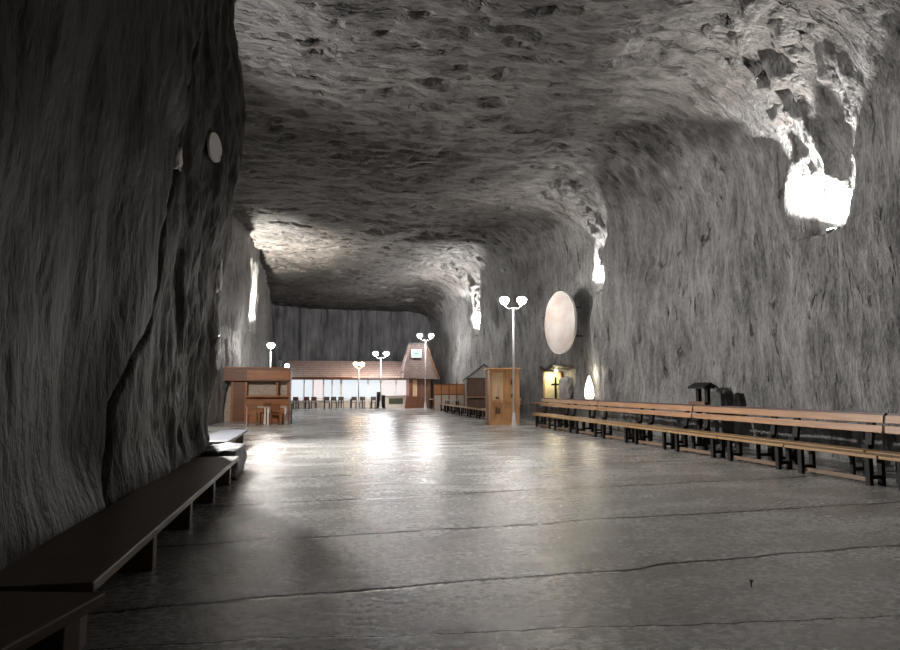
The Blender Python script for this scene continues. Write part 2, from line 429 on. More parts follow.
ncut = int(np.argmax(LW[:, 0, 1] > 15.0))
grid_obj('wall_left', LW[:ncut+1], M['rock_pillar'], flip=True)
grid_obj('wall_left_far', LW[ncut:], M['rock_wall'], flip=True)
# far wall and the wall behind the viewer
xs = np.arange(-6.2, 12.4, .11); zs = np.arange(0, 11.6, .14)
X, Z = np.meshgrid(xs, zs, indexing='ij')
d = .25*fbm(X*.4, 0*X, Z*.3, 151, 3) + .18*fbm(X*2.2, 0*X, Z*.15, 161, 3)
grid_obj('wall_far', np.stack([X, 61.5-d-.02*(X-3)**2, Z], -1), M['rock_far'])
xs = np.arange(-6.2, 12.4, .3); X, Z = np.meshgrid(xs, np.arange(0, 11.6, .3), indexing='ij')
grid_obj('wall_near', np.stack([X, -4.6+.3*fbm(X*.5, 0*X, Z*.4, 171, 3), Z], -1), M['rock_wall'], flip=True)
mb = MB(); mb.box(-6.3, 12.5, -5.2, 63, -.3, 0); tag(mb.build('floor', M['floor']), kind='structure')

# ------------------------------------------------------------------ benches on the right
ORD = ['first', 'second', 'third', 'fourth', 'fifth', 'sixth', 'seventh', 'eighth', 'ninth', 'tenth']
def make_front(L=2.13):
    r = empty('plank_bench', (0, 0, 0))
    MB().box(0, .35, .006, L-.006, .44, .49, bevel=.008).build('seat', M['seat'], r)
    for y in (.24, L-.36):
        for x in (.03, .26): MB().box(x, x+.07, y-.05, y+.05, 0, .44, bevel=.006).build('leg', M['black_leg'], r)
        MB().box(.10, .26, y-.03, y+.03, .10, .16).build('side_stretcher', M['black_leg'], r)
    MB().box(.10, .13, .29, L-.41, .05, .12).build('foot_rail', M['rail'], r)
    return r
def make_back(L=6.02):
    r = empty('backed_bench', (0, 0, 0))
    MB().box(0, .34, .012, L-.012, .43, .48, bevel=.008).build('seat', M['seat'], r)
    A = .15; lean = lambda z: .40+(z-.5)*math.tan(A)
    for z0, z1 in ((.765, .895), (.935, 1.075)):
        rot = Matrix.Translation((lean((z0+z1)/2), 0, (z0+z1)/2)) @ Matrix.Rotation(A, 4, 'Y')
        MB().box(-.045, -.012, .012, L-.012, -(z1-z0)/2, (z1-z0)/2, mat=rot, bevel=.006).build('back_board', M['tan'], r)
    rot = Matrix.Translation((lean(1.09), 0, 1.09)) @ Matrix.Rotation(A, 4, 'Y')
    MB().box(-.012, .06, .012, L-.012, -.03, .03, mat=rot, bevel=.006).build('top_rail', M['redrail'], r)
    for y in (.33, 2.2, 2.9, L-.60):
        m = MB(); m.box(.33, .42, y-.075, y+.075, 0, .55, bevel=.006)
        rot = Matrix.Translation((lean(.78), 0, .78)) @ Matrix.Rotation(A, 4, 'Y')
        m.box(-.010, .055, y-.075, y+.075, -.29, .27, mat=rot, bevel=.006)
        m.build('back_post', M['black_leg'], r)
        MB().box(.03, .09, y-.04, y+.04, 0, .43, bevel=.006).build('leg', M['black_leg'], r)
        MB().box(.08, .34, y-.03, y+.03, .10, .16).build('side_stretcher', M['black_leg'], r)
    return r
fb, bb = make_front(), make_back()
n_ = 0
for k in range(9):
    b = fb if n_ == 0 else copy_tree(fb); n_ += 1
    b.location = (8.62, 6.95+2.15*k, 0)
    lab = 'backless plank bench of the front row cut by the right frame edge' if k == 0 else f'{ORD[k-1]} whole backless plank bench of the front row from the right frame edge'
    tag(b, lab, 'bench', 'backless benches in the front row on the right')
for k in range(7):
    b = copy_tree(fb); b.location = (8.02, 29.2+2.15*k, 0)
    tag(b, f'small far backless bench, {ORD[k]} in line beyond the honey pine booth', 'bench', 'backless benches beyond the pine booth')
for k, (x, y, lab) in enumerate([(9.22, 3.95, 'backed plank bench behind the front row, cut by the right frame edge'),
        (9.22, 10.0, 'long backed bench behind the front row, right of the dark roofed stand'),
        (9.22, 16.05, 'long backed bench behind the front row, in front of the dark roofed stand'),
        (9.22, 22.1, 'long backed bench below the lit niche and glowing wall lamp'),
        (8.62, 29.2, 'far backed bench just beyond the honey pine booth')]):
    b = bb if k == 0 else copy_tree(bb); b.location = (x, y, 0)
    tag(b, lab, 'bench', 'backed benches along the right wall')

# ------------------------------------------------------------------ benches on the left
def dark_bench(x0, x1, y0, y1, ang, zt, legs, label, mat, lmat, origin=None):
    r = empty('wall_bench', origin or (x0, y0, 0), ang)
    ox, oy = (x0, y0)
    MB().box(0, x1-x0, 0, y1-y0, zt-.065, zt, bevel=.01).build('seat', mat, r)
    for y in legs:
        MB().box(.08, x1-x0-.09, y-oy-.07, y-oy+.07, 0, zt-.065, bevel=.006).build('leg', lmat, r)
    return tag(r, label, 'bench', 'benches along the left rock')
a_, b_ = at_z(106, 592, .42), at_z(4, 648, .42)
an = math.atan2(-(a_.x-b_.x), a_.y-b_.y); wd = .66
o_ = a_ - Vector((math.cos(an), math.sin(an), 0))*wd - Vector((-math.sin(an), math.cos(an), 0))*2.6
NEARB = (o_.x, o_.x+wd, o_.y, o_.y+2.6, an)
dark_bench(-1.95, -1.26, 4.35, 11.75, 0, .42, (4.5, 6.3, 8.0, 9.7, 11.4), 'long dark brown bench in shadow at the foot of the left rock', M['dark_bench'], M['dark_bench_leg'])
dark_bench(*NEARB, .42, (o_.y+.4, o_.y+2.45), 'nearest dark brown bench in the bottom left corner', M['dark_bench'], M['dark_bench_leg'])
dark_bench(-2.55, -1.85, 15.0, 19.2, 0, .42, (15.2, 17.1, 19.0), 'blue-grey topped low bench beyond the end of the left rock', M['grey_bench'], M['dark_bench_leg'])
def stone(name, c, s, seed, mat, label, cat, amp=.12, sub=4, rz=0):
    t = bmesh.new(); bmesh.ops.create_cube(t, size=1)
    bmesh.ops.subdivide_edges(t, edges=t.edges[:], cuts=10, use_grid_fill=True)
    co = np.array([v.co[:] for v in t.verts])
    r = np.linalg.norm(co, axis=1)[:, None]; rd = co/np.maximum(r, 1e-6)*.56
    co = co*.72+rd*.28
    n = fbm(co[:, 0]*3+seed, co[:, 1]*3, co[:, 2]*3, seed, 3)
    co = co*(1+amp*n[:, None])
    co = co*np.array(s)
    for v, p in zip(t.verts, co): v.co = p
    zmin = min(v.co.z for v in t.verts)
    for v in t.verts: v.co.z = max(v.co.z-zmin-.02, 0)
    mb = MB(); mb.bm.free(); mb.bm = t
    o = mb.build(name, mat, smooth=True, loc=c); o.rotation_euler = (0, 0, rz)
    return tag(o, label, cat)
stone('salt_block', (-1.62, 12.75, 0), (.62, 1.7, .50), 3, M['block'], 'pale rough salt block at the far end of the long dark bench', 'rock')

# ------------------------------------------------------------------ lamp posts
def lamp_post(name, loc, h, glow, label, arms=2, spread=.40, rz=None):
    r = empty(name, loc, -YAW if rz is None else rz)
    MB().lathe([(.15, 0), (.15, .04), (.10, .08), (.065, .5), (.05, .55)], n=16).build('base', M['pole'], r, True)
    MB().tube((0, 0, .5), (0, 0, h-.28), .045, .035).build('pole', M['pole'], r, True)
    bowl = [(.03, -.15), (.10, -.12), (.165, -.05), (.195, .04), (.19, .08), (.14, .14), (.07, .165)]
    if arms == 2:
        m = MB()
        for s in (-1, 1):
            m.tube((0, 0, h-.30), (s*spread*.6, 0, h-.33), .022); m.tube((s*spread*.6, 0, h-.33), (s*spread, 0, h-.17), .022)
        m.build('bracket', M['pole'], r, True)
    for s in ((-1, 1) if arms == 2 else (0,)):
        o = MB().lathe(bowl, (s*spread*(arms == 2), 0, h), 20).build('lamp_globe', glow, r, True)
    return tag(r, label, 'street lamp', 'street lamps in the cavern')
def at_depth(px, py, Y): return at_y(px, py, Y)
p = at_y(513, 301, 26.55)
lamp_post('street_lamp', (p.x, p.y, 0), p.z, M['glow'], 'tall twin-globe street lamp standing in front of the honey pine booth', spread=.36)
p = at_y(425.5, 336, 48.5)
lamp_post('street_lamp', (p.x, p.y, 0), p.z, M['glow_far'], 'twin-globe street lamp beside the red-brown booth and green sign', spread=.42)
p = at_y(381, 354, 51.4)
lamp_post('street_lamp', (p.x, p.y, 0), p.z, M['glow_cool'], 'cool white twin-globe lamp in front of the shingled roof', spread=.42)
p = at_y(359, 364.5, 52.0)
lamp_post('street_lamp', (p.x, p.y, 0), p.z, M['glow_warm'], 'low twin-globe lamp with amber light before the lit windows', spread=.24)
p = at_y(271, 346, 36.5)
lamp_post('street_lamp', (p.x, p.y, 0), p.z, M['glow'], 'single-globe lamp on a white pole behind the left timber cabin', arms=1)

# ------------------------------------------------------------------ floodlights
def floodlight(loc, toward, up, label, energy, size=75, blend=.6, col=(1, .97, .93), w=.2):
    """housing with a lens, its lamp just above the lens; toward = horizontal direction to the rock"""
    r = empty('floodlight', loc)
    d = Vector((toward[0], toward[1], up)).normalized()
    q = d.to_track_quat('Z', 'Y'); rm = q.to_matrix().to_4x4()
    top = Matrix.Translation((0, 0, .13)) @ rm
    MB().box(-w/2, w/2, -w*.35, w*.35, -.08, 0, mat=top, bevel=.012).build('housing', M['darkmetal'], r)
    MB().box(-w*.44, w*.44, -w*.29, w*.29, 0, .012, mat=top).build('lens', M['flood'], r)
    m = MB(); m.box(-.05, .05, -.05, .05, 0, .02); m.tube((0, 0, .01), (0, 0, .07), .018); m.build('bracket', M['darkmetal'], r)
    ld = bpy.data.lights.new('flood_lamp', 'SPOT'); ld.energy = energy; ld.color = col; ld.spot_size = math.radians(size); ld.spot_blend = blend; ld.shadow_soft_size = .10
    lo = bpy.data.objects.new('flood_lamp', ld); COL.objects.link(lo); lo.parent = r
    lo.location = Vector((0, 0, .13))+d*.06; lo.rotation_euler = (-d).to_track_quat('Z', 'Y').to_euler()
    return tag(r, label, 'floodlight', 'floodlights on the rock ledges')
def ledge_x(y, z):  # rock surface
    P = shell(np.array([y]), np.linspace(0, 1, 400))[0]; k = np.argmin(np.abs(P[:, 2]-z)); return P[k, 0]
FL = [('floodlight lighting the large white rock patch, upper right wall', 2300), ('floodlight under the bright patch above the white disc', 900),
      ('floodlight on the far right wall above the brown hut', 4200)]
for (y0, z0, w, dep), (lab, e) in zip(LEDGES, FL):
    floodlight((ledge_x(y0, z0-.15)+.32, y0, z0-.04), (-.03, 0), 1, lab, e, size=130, blend=.6)
floodlight((-4.05, 41.0, 4.83), (-.02, 0), 1, 'floodlight under the tall warm streak on the far left wall', 7600, size=140, col=(1, .94, .84))

# wall floodlight round the corner of the left rock, throwing its light across the hall and back towards the viewer
def side_flood(loc, tgt, e, label):
    r = empty('floodlight', loc); d = (Vector(tgt)-Vector(loc)).normalized(); rm = d.to_track_quat('Z', 'Y').to_matrix().to_4x4()
    MB().box(-.25, .25, -.18, .18, -.14, 0, mat=rm, bevel=.015).build('housing', M['darkmetal'], r)
    MB().box(-.22, .22, -.15, .15, 0, .012, mat=rm).build('lens', M['flood'], r)
    MB().tube((-.9, 0, -.02), (-.12, 0, -.02), .03).build('bracket', M['darkmetal'], r)
    ld = bpy.data.lights.new('flood_lamp', 'SPOT'); ld.energy = e; ld.color = (1, .97, .94); ld.spot_size = math.radians(150); ld.spot_blend = .8; ld.shadow_soft_size = .22
    lo = bpy.data.objects.new('flood_lamp', ld); COL.objects.link(lo); lo.parent = r; lo.location = d*.08; lo.rotation_euler = (-d).to_track_quat('Z', 'Y').to_euler()
    return tag(r, label, 'floodlight', 'floodlights on the rock ledges')
side_flood((-3.95, 19.4, 5.2), (8.0, 9, .5), 5200, 'large floodlight round the corner of the dark left rock, hidden by it')
side_flood((-4.0, 22.4, 4.9), (1.5, 34, 0), 1000, 'added unseen floodlight round the corner of the left rock, brightening the timber cabin')  # extra lamp added out of sight to brighten the cabin front

# ------------------------------------------------------------------ right side booth (honey pine)
def booth():
    x, y = at_y(506, 425, 27.2).x, 27.75
    r = empty('pine_booth', (x, y, 0), -YAW*.6)
    W, D, H = .58, .55, 2.33
    m = MB()
    for sx in (-1, 1):
        for sy in (-1, 1): m.box(sx*W-.06, sx*W+.06, sy*D-.06, sy*D+.06, 0, H, bevel=.008)
    m.box(-.06, .06, -D-.05, -D+.05, 0, H); m.box(-W, W, -D-.05, -D+.05, H-.14, H); m.box(-W, W, -D-.05, -D+.05, .95, 1.05)
    m.box(-W, W, -D-.055, -D+.055, 0, .14)
    m.build('frame', M['kiosk'], r)
    for sx in (-1, 1):
        MB().box(min(sx*.06, sx*(W-.06)), max(sx*.06, sx*(W-.06)), -D-.02, -D+.02, .14, .95).build('lower_panel', M['kiosk'], r)
    tag(MB().box(-W+.06, -.06, -D-.025, -D+.015, 1.05, H-.14).build('upper_panel', M['kiosk_panel'], r), 'pale left panel')
    MB().box(.06, W-.06, -D-.025, -D+.015, 1.05, H-.14).build('upper_panel', M['kiosk'], r)
    for cx, cz, w_, h_ in ((.30, 1.80, .05, .12), (.33, 1.24, .07, .09), (-.30, 1.14, .09, .05), (-.33, .62, .06, .16), (-.22, .60, .05, .14)):
        MB().prism([(cx-w_, cz-h_), (cx+w_, cz-h_*.8), (cx+w_*.5, cz+h_), (cx-w_*.7, cz+h_*.8)], 'Y', -D-.045, -D-.018).build('carving', M['kiosk_dark'], r)
    for sx in (-1, 1):
        MB().box(sx*W-.02, sx*W+.02, -D+.05, D-.05, .05, H-.05).build('side_panel', M['kiosk_dark'], r)
    MB().box(-W, W, D-.02, D+.02, .05, H-.05).build('back_panel', M['kiosk_dark'], r)
    MB().box(-W-.12, W+.12, -D-.12, D+.12, H, H+.06, bevel=.01).build('top_board', M['kiosk'], r)
    tag(r, 'square honey-coloured pine booth with panelled front behind the tall lamp', 'booth')
booth()

# brown hut with pale gable
def hut():
    p = at_z(480, 404.5, 0); r = empty('timber_hut', (at_y(482, 400, 39.6).x+.1, 39.6, 0), -YAW)
    W, D, He, Ha = .98, .9, 2.14, 2.90
    MB().box(-W, W, -D, D, 0, He, bevel=.01).build('body', M['hutbrown'], r)
    m = MB()
    for sx in (-1, 1): m.box(sx*W-.07, sx*W+.07, -D-.05, -D+.04, 0, He)
    m.box(-W, W, -D-.05, -D+.04, He-.1, He+.02); m.box(-W, W, -D-.05, -D+.04, .9, 1.0)
    m.build('frame', M['kiosk_dark'], r)
    MB().prism([(-W, He+.02), (W, He+.02), (0, Ha)], 'Y', -D-.02, -D+.06).build('gable', M['gable'], r)
    MB().box(-.02, .02, -D-.035, -D-.015, He+.02, Ha-.06).build('gable_batten', M['white'], r)
    for s in (-1, 1):
        MB().prism([(0, Ha), (0, Ha+.09), (s*(W+.3), He-.12), (s*(W+.3), He-.21)], 'Y', -D-.18, D+.18).build('roof_slope', M['roofgrey'], r)
    MB().box(-W-.1, W+.1, -D-.4, -D, .98, 1.04, bevel=.01).build('counter', M['tan2'], r)
    tag(r, 'small brown timber hut with a pale grey gable under a dark roof', 'hut')
hut()
# orange counter
def orange():
    a, b = at_y(434, 400, 46.2), at_y(464, 400, 46.2)
    r = empty('orange_counter', ((a.x+b.x)/2, 46.2, 0), -YAW); w = (b.x-a.x)/2
    n = 4
    for k in range(n):
        x0 = -w+2*w*k/n+.03; x1 = -w+2*w*(k+1)/n-.03
        MB().box(x0, x1, -.03, .03, 1.15, 1.75, bevel=.02).build('panel', M['orange'], r)
    m = MB()
    for k in range(n+1):
        x = -w+2*w*k/n; m.box(x-.04, x+.04, -.05, .05, 0, 2.0 if k == 3 else 1.85)
    m.box(-w, w, -.05, .05, 1.06, 1.14); m.box(-w, w, -.05, .05, 1.76, 1.84)
    m.build('frame', M['cabin'], r)
    MB().box(-w, w, -.02, .4, 0, 1.06).build('base', M['offwhite'], r)
    tag(r, 'orange panelled wooden counter against the right wall between hut and red-brown booth', 'counter')
orange()

# ------------------------------------------------------------------ far building with lit windows
def far_building():
    Y = 54.0
    xa, xb = at_y(287, 380, Y).x, at_y(411, 380, Y).x
    r = empty('shingled_building', (xa, Y, 0)); L = xb-xa
    zt = at_y(340, 378.5, Y).z; zs = at_y(340, 401, Y).z
    MB().box(0, L, .06, 3.4, 0, zs).build('lower_wall', M['offwhite'], r)
    MB().box(0, L, 3.3, 3.4, zs, zt+.1).build('back_wall', M['offwhite'], r)
    for x in (0, L): MB().box(x-.05, x+.05, .1, 3.4, zs, zt+.1).build('side_wall', M['offwhite'], r)
    MB().box(0, L, .02, .14, zt-.06, zt+.08).build('lintel', M['cabin_dark'], r)
    bounds = [287, 304, 313, 323.5, 332, 341, 358.5, 368, 380.5, 396, 411]
    xs = [at_y(b, 390, Y).x-xa for b in bounds]
    for k in range(10):
        w = MB(); x0, x1 = xs[k], xs[k+1]
        for a, b in ((x0, x0+.05), (x1-.05, x1)): w.box(a, b, 0, .10, zs, zt-.05)
        w.box(x0, x1, 0, .10, zs, zs+.06); w.box(x0, x1, 0, .10, zt-.11, zt-.05)
        f = w.build('window', M['white'], r)
        MB().box(x0+.05, x1-.05, .04, .06, zs+.06, zt-.11).build('pane', M['pinkglass'] if k in (2, 8, 9) else M['glass'], f)
    for k in (5, 8):
        MB().box(xs[k]-.09, xs[k]+.09, -.10, 0, 0, zt-.05).build('post', M['white'], r)
    # shingled slope, eaves forward, and a flat soffit under it
    zr = at_y(340, 361, Y+2.2).z
    m = MB(); m.prism([(-.55, zt+.02), (-.55, zt+.12), (2.2, zr), (3.6, zr-.2), (3.6, zt+.02)], 'X', -.1, L+.02)
    m.build('roof', M['shingle'], r)
    MB().box(.1, 5.0, -.63, -.55, zt-.02, zt+.11).build('dark_fascia', M['cabin_dark'], r)
    tag(r, 'long low building with pink-brown shingled roof and row of brightly lit windows', 'building')
    # the lit shop front throws its light down the hall
    return xa, xb, zs, zt
XA, XB, ZS, ZT = far_building()
def far_booth():
    Y = 51.6
    xa, xb = at_y(409, 390, Y).x, at_y(430, 390, Y).x
    r = empty('roofed_booth', (xa, Y, 0)); L = xb-xa
    ze = at_y(420, 378, Y).z
    MB().box(0, L, 0, 1.7, 0, ze).build('body', M['redbrown'], r)
    for x, m_ in ((.12, M['redbrown']), (L*.55, M['hutbrown']), (L-.12, M['kiosk_dark'])):
        MB().box(x-.12, x+.12, -.12, 0, 0, ze).build('post', m_, r)
    MB().box(.30, .62, -.03, 0, .9, ze-.15).build('pale_panel', M['kiosk_panel'], r)
    MB().prism([(-.35, 0), (L*.5, 0), (L*.5, .5), (0, .9), (-.2, .9)], 'Y', -.3, 0).build('base_skirt', M['redbrown'], r)
    zr = at_y(420, 345, Y+1).z
    m = MB()
    poly = [(-.5, ze+.0), (-.4, ze+1.0), (.1, zr), (L-.35, zr), (L+.30, ze+.6), (L+.62, ze-.12)]
    m.prism(poly, 'Y', -.45, 1.75); m.build('roof', M['shingle_grey'], r)
    MB().box(-.1, L-.3, -.62, -.45, zr-.05, zr+.06).build('roof_beam', M['roofgrey'], r)
    MB().prism([(L-.35, zr+.08), (L+.38, ze+.64), (L+.72, ze-.12), (L+.56, ze-.12), (L+.22, ze+.6), (L-.42, zr-.05)], 'Y', -.60, 1.75).build('bargeboard', M['kiosk_dark'], r)
    tag(r, 'red-brown timber booth with a tall grey-brown shingled roof on the far right', 'booth')
    # sign
    c = at_y(416.5, 353.5, Y-.75)
    s = empty('exit_sign', (c.x, Y-.75, c.z), -YAW*.3)
    MB().box(-.40, .40, 0, .10, -.33, .33, bevel=.02).build('case', M['white'], s)
    MB().box(-.36, .36, -.012, 0, -.29, .29).build('face', M['sign_green'], s)
    m = MB(); m.box(-.14, .14, -.018, -.012, -.05, .05); m.build('sign_mark', M['sign_mark'], s)
    for x in (-.2, .2): MB().box(x-.02, x+.02, .08, .32, -.02, .02).build('bracket', M['darkmetal'], s)
    tag(s, 'square glowing pale green sign fixed to the grey-brown shingled roof', 'sign')
far_booth()
p = at_y(287, 366, 52.6)
r = empty('wall_lamp', (p.x, p.y, p.z)); MB().lathe([(.03, -.2), (.14, -.14), (.2, 0), (.14, .14), (.03, .2)]).build('lamp_globe', M['glow_blue'], r, True)
MB().tube((0, 0, -.18), (0, 0, -p.z+.02), .035).build('pole', M['pole'], r); tag(r, 'small blue-white globe lamp left of the shingled roof', 'lamp', 'street lamps in the cavern')

# ------------------------------------------------------------------ left cabin
def cabin():
    Y = 32.4
    P = lambda px: at_y(px, 400, Y).x
    xl, xr = P(218), P(289)
    r = empty('timber_cabin', (xl, Y, 0)); L = xr-xl
    zt = at_y(260, 368.5, Y).z; zf = at_y(260, 381, Y).z; zc = at_y(260, 396, Y).z
    D = 2.6
    q = lambda px: P(px)-xl
    MB().box(q(247), L, -.02, .10, .0, zc-.0, bevel=.008).build('counter_front', M['cabin'], r)
    MB().box(q(246), L+.06, -.25, .25, zc-.06, zc+.02, bevel=.01).build('counter_top', M['cabin'], r)
    MB().box(q(231), q(247), -.05, .12, 0, zf).build('door_panel', M['cabin_dark'], r)
    for px in (232, 246, 277, 288): MB().box(q(px)-.05, q(px)+.05, -.08, .06, 0 if px < 270 else zc+.02, zf).build('post', M['cabin'], r)
    MB().box(q(247), q(288), .30, .34, zc, zf).build('blind', M['tanpanel'], r)
    MB().box(q(218), q(231), .5, .58, 0, zf).build('side_board', M['tanpanel'], r)
    MB().box(0, L+.05, -.28, .02, zf, zt, bevel=.01).build('fascia', M['cabin_dark'], r)
    MB().box(q(247), L+.02, -.31, -.28, zf+.06, zt-.10).build('fascia_board', M['cabin'], r)
    MB().box(0, L+.08, -.32, D, zt, zt+.05, bevel=.01).build('roof', M['cabin'], r)
    for x in (0.05, L-.05): MB().box(x-.05, x+.05, .55, D, 0, zt).build('side_wall', M['cabin'], r)
    MB().box(0, L, D-.08, D, 0, zt).build('back_wall', M['cabin_dark'], r)
    tag(r, 'orange-brown timber cabin with wide fascia and serving hatch on the left', 'cabin')
    p = at_y(279.5, 363.5, Y+.1)
    s = empty('loudspeaker', (p.x, Y+.1, zt+.05)); MB().box(-.09, .09, -.1, .1, 0, .36, bevel=.015).build('cabinet', M['black'], s)
    MB().tube((0, -.1, .12), (0, -.112, .12), .06, n=16).build('speaker_cone', M['darkmetal'], s)
    tag(s, 'small black box on the roof of the orange-brown cabin', 'speaker')
    return xl, Y
cabin()

# ------------------------------------------------------------------ tables and chairs
def make_table(mat, leg, w=.42, d=.42, h=.75):
    r = empty('cafe_table', (0, 0, 0))
    MB().box(-w, w, -d, d, h-.04, h, bevel=.008).build('tabletop', mat, r)
    for sx in (-1, 1):
        for sy in (-1, 1): MB().box(sx*(w-.06)-.03, sx*(w-.06)+.03, sy*(d-.06)-.03, sy*(d-.06)+.03, 0, h-.04).build('leg', leg, r)
    return r
def make_chair(mat, leg):
    r = empty('cafe_chair', (0, 0, 0))
    MB().box(-.21, .21, -.21, .21, .43, .47, bevel=.01).build('seat', mat, r)
    MB().box(-.20, .20, .18, .215, .62, .90, bevel=.012).build('backrest', mat, r)
    for sx in (-1, 1):
        MB().box(sx*.18-.02, sx*.18+.02, -.20, -.16, 0, .43).build('leg', leg, r)
        MB().box(sx*.18-.02, sx*.18+.02, .17, .21, 0, .88).build('leg', leg, r)
    return r
tA = make_table(M['tanpanel'], M['offwhite']); cA = make_chair(M['cabin_dark'], M['cabin_dark'])
cB = make_chair(M['red_chair'], M['black_leg']); cC = make_chair(M['brown_chair'], M['black_leg']); tB = make_table(M['white'], M['darkmetal'])
used = set()
def put(proto, px, Y, rz, label, cat, group):
    o = proto if proto.name not in used else copy_tree(proto)
    used.add(proto.name); used.add(o.name)
    p = at_y(px, 400, Y); o.location = (p.x, Y, 0); o.rotation_euler = (0, 0, rz)
    tag(o, label, cat, group); return o
g1, g2 = 'tables and chairs by the timber cabin', 'tables and chairs before the lit windows'
put(tA, 256.5, 30.2, .1, 'left of two tan tables in front of the orange-brown cabin', 'table', g1)
put(tA, 278, 30.1, -.05, 'right of two tan tables in front of the orange-brown cabin', 'table', g1)
put(cA, 253, 29.2, PI, 'dark brown chair at the near side of the left tan cabin table', 'chair', g1)
put(cA, 266.5, 31.2, -.3, 'dark brown chair between the two tan cabin tables', 'chair', g1)
put(cA, 275, 29.1, PI+.2, 'dark brown chair at the near side of the right tan cabin table', 'chair', g1)
put(cB, 287.5, 30.0, -PI/2, 'dark red chair at the right end of the tan cabin tables', 'chair', g1)
put(tB, 301, 52.2, 0, 'first white table from the left before the lit windows', 'table', g2)
put(tB, 320, 52.2, 0, 'second white table from the left before the lit windows', 'table', g2)
put(tB, 346, 52.2, 0, 'third white table from the left, under the amber lamp', 'table', g2)
put(tB, 367, 52.2, 0, 'fourth white table from the left before the lit windows', 'table', g2)
for px, c, lab in ((296, cB, 'dark red chair left of the first white table'), (307, cB, 'dark red chair between the first and second white tables'),
        (314, cB, 'dark red chair just left of the second white table'), (327, cC, 'brown chair just right of the second white table'),
        (334, cC, 'brown chair left of the amber lamp'), (341, cC, 'brown chair left of the third white table'),
        (353.5, cC, 'brown chair right of the third white table'), (362, cC, 'brown chair just right of the amber lamp'), (373, cC, 'brown chair right of the fourth white table')):
    put(c, px, 51.15, PI+random.uniform(-.2, .2), lab+' before the lit windows', 'chair', g2)
g3 = 'white tables behind the far right benches'
put(tB, 452, 44.4, 0, 'white table behind the far benches in front of the orange counter', 'table', g3)
put(tB, 435.5, 48.2, 0, 'white table left of the orange counter near the red-brown booth', 'table', g3)
# serving counter and the dark boards before the windows
a, b = at_y(386, 400, 52.6), at_y(406, 400, 52.6)
r = empty('serving_counter', (a.x, 52.6, 0)); L = b.x-a.x
MB().box(0, L, 0, .5, 0, .92).build('body', M['offwhite'], r); MB().box(-.05, L+.05, -.06, .55, .92, .98, bevel=.01).build('worktop', M['white'], r)
MB().box(.22, L-.25, -.02, 0, .30, .75).build('front_panel', M['green_panel'], r)
tag(r, 'cream counter with dark green front panel before the right-hand lit windows', 'counter')
for px, h, lab in ((378.5, 1.25, 'taller dark upright board left of the cream counter'), (383.2, 1.0, 'shorter dark upright board touching the cream counter side')):
    p = at_y(px, 400, 52.0); r = empty('menu_board', (p.x, 52.0, 0))
    MB().box(-.15, .15, -.02, .02, .08, h, mat=Matrix.Rotation(.06, 4, 'X'), bevel=.01).build('board', M['black_leg'], r)
    MB().box(-.17, .17, -.2, .2, 0, .08).build('foot', M['black_leg'], r)
    tag(r, lab, 'board', 'dark boards before the lit windows')

# ------------------------------------------------------------------ things on and by the right wall
c = at_x(559, 322.5, 9.95)
r = empty('oval_disc', c, 0)
def oval(rx, rz, y0, y1, n=64):
    return [(rx*math.cos(2*PI*k/n), rz*math.sin(2*PI*k/n)) for k in range(n)]
face_dir = Vector((-c.x, -c.y, 0)).normalized()
ang = math.atan2(-1, -.42)   # facing: towards -x and a little towards the viewer
fd = Vector((-.99, -.14, 0)).normalized()
r.rotation_euler = (0, 0, math.atan2(fd.x, -fd.y))
m = MB(); m.prism(oval(1.0, 1.0, 0, 0), 'Y', 0, .10)
R_ = 1.31
for v in m.bm.verts: v.co.x *= R_; v.co.z *= R_
m.build('face', M['disc'], r)
m = MB(); n = 64; prof = [(1.295, .0), (1.32, .0), (1.32, .11), (1.295, .11)]
vs = [[m.bm.verts.new((q*math.cos(2*PI*k/n), y, q*math.sin(2*PI*k/n))) for q, y in prof] for k in range(n)]
for k in range(n):
    for j in range(4): m.bm.faces.new((vs[k][j], vs[(k+1) % n][j], vs[(k+1) % n][(j+1) % 4], vs[k][(j+1) % 4]))
m.build('rim', M['white'], r)
for x, z in ((-.6, -.6), (.6, -.6), (.6, .6), (-.6, .6)): MB().tube((x, .1, z), (x, .75 if x > 0 else .5, z), .03).build('bracket', M['darkmetal'], r)
tag(r, 'large white round disc mounted on the right wall above the lit niche', 'disc')

# niche contents
y0, y1, z0, z1 = NICHE
xb = float(min(shell(np.linspace(y0+.3, y1-.3, 9), np.linspace(0, 1, 300))[:, :, 0][:, 60:70].min(), 99)) - .02
NB = shell(np.array([29.0, 30.5]), np.linspace(0, 1, 300))
xb = float(min(P_[np.argmin(np.abs(P_[:, 2]-1.7)), 0] for P_ in NB))-.03
r = empty('end_wall_panel', (xb-.62, 31.02, z0)); MB().box(-.40, .40, -.02, .06, 0, 1.30, bevel=.02).build('panel', M['yellow'], r)  # stands in for the niche's end wall, its yellow light put into the colour
m = MB()
for a, b, c_, d_ in ((-.46, -.39, 0, 1.36), (.39, .46, 0, 1.36), (-.46, .46, 1.30, 1.38)): m.box(a, b, -.05, .04, c_, d_)
m.build('frame', M['tan2'], r)
tag(r, 'panel coloured yellow for lamplight on the left end wall of the niche', 'panel')
r = empty('cross', (xb-.62, 30.55, z0), .9); MB().box(-.1, .1, -.16, .16, 0, .08).build('base', M['black_leg'], r)
m = MB(); m.box(-.03, .03, -.05, .05, .08, 1.12, bevel=.01); m.box(-.03, .03, -.22, .22, .72, .82, bevel=.01); m.build('shaft', M['black_leg'], r)
tag(r, 'dark upright wooden cross standing in the middle of the lit niche', 'cross')
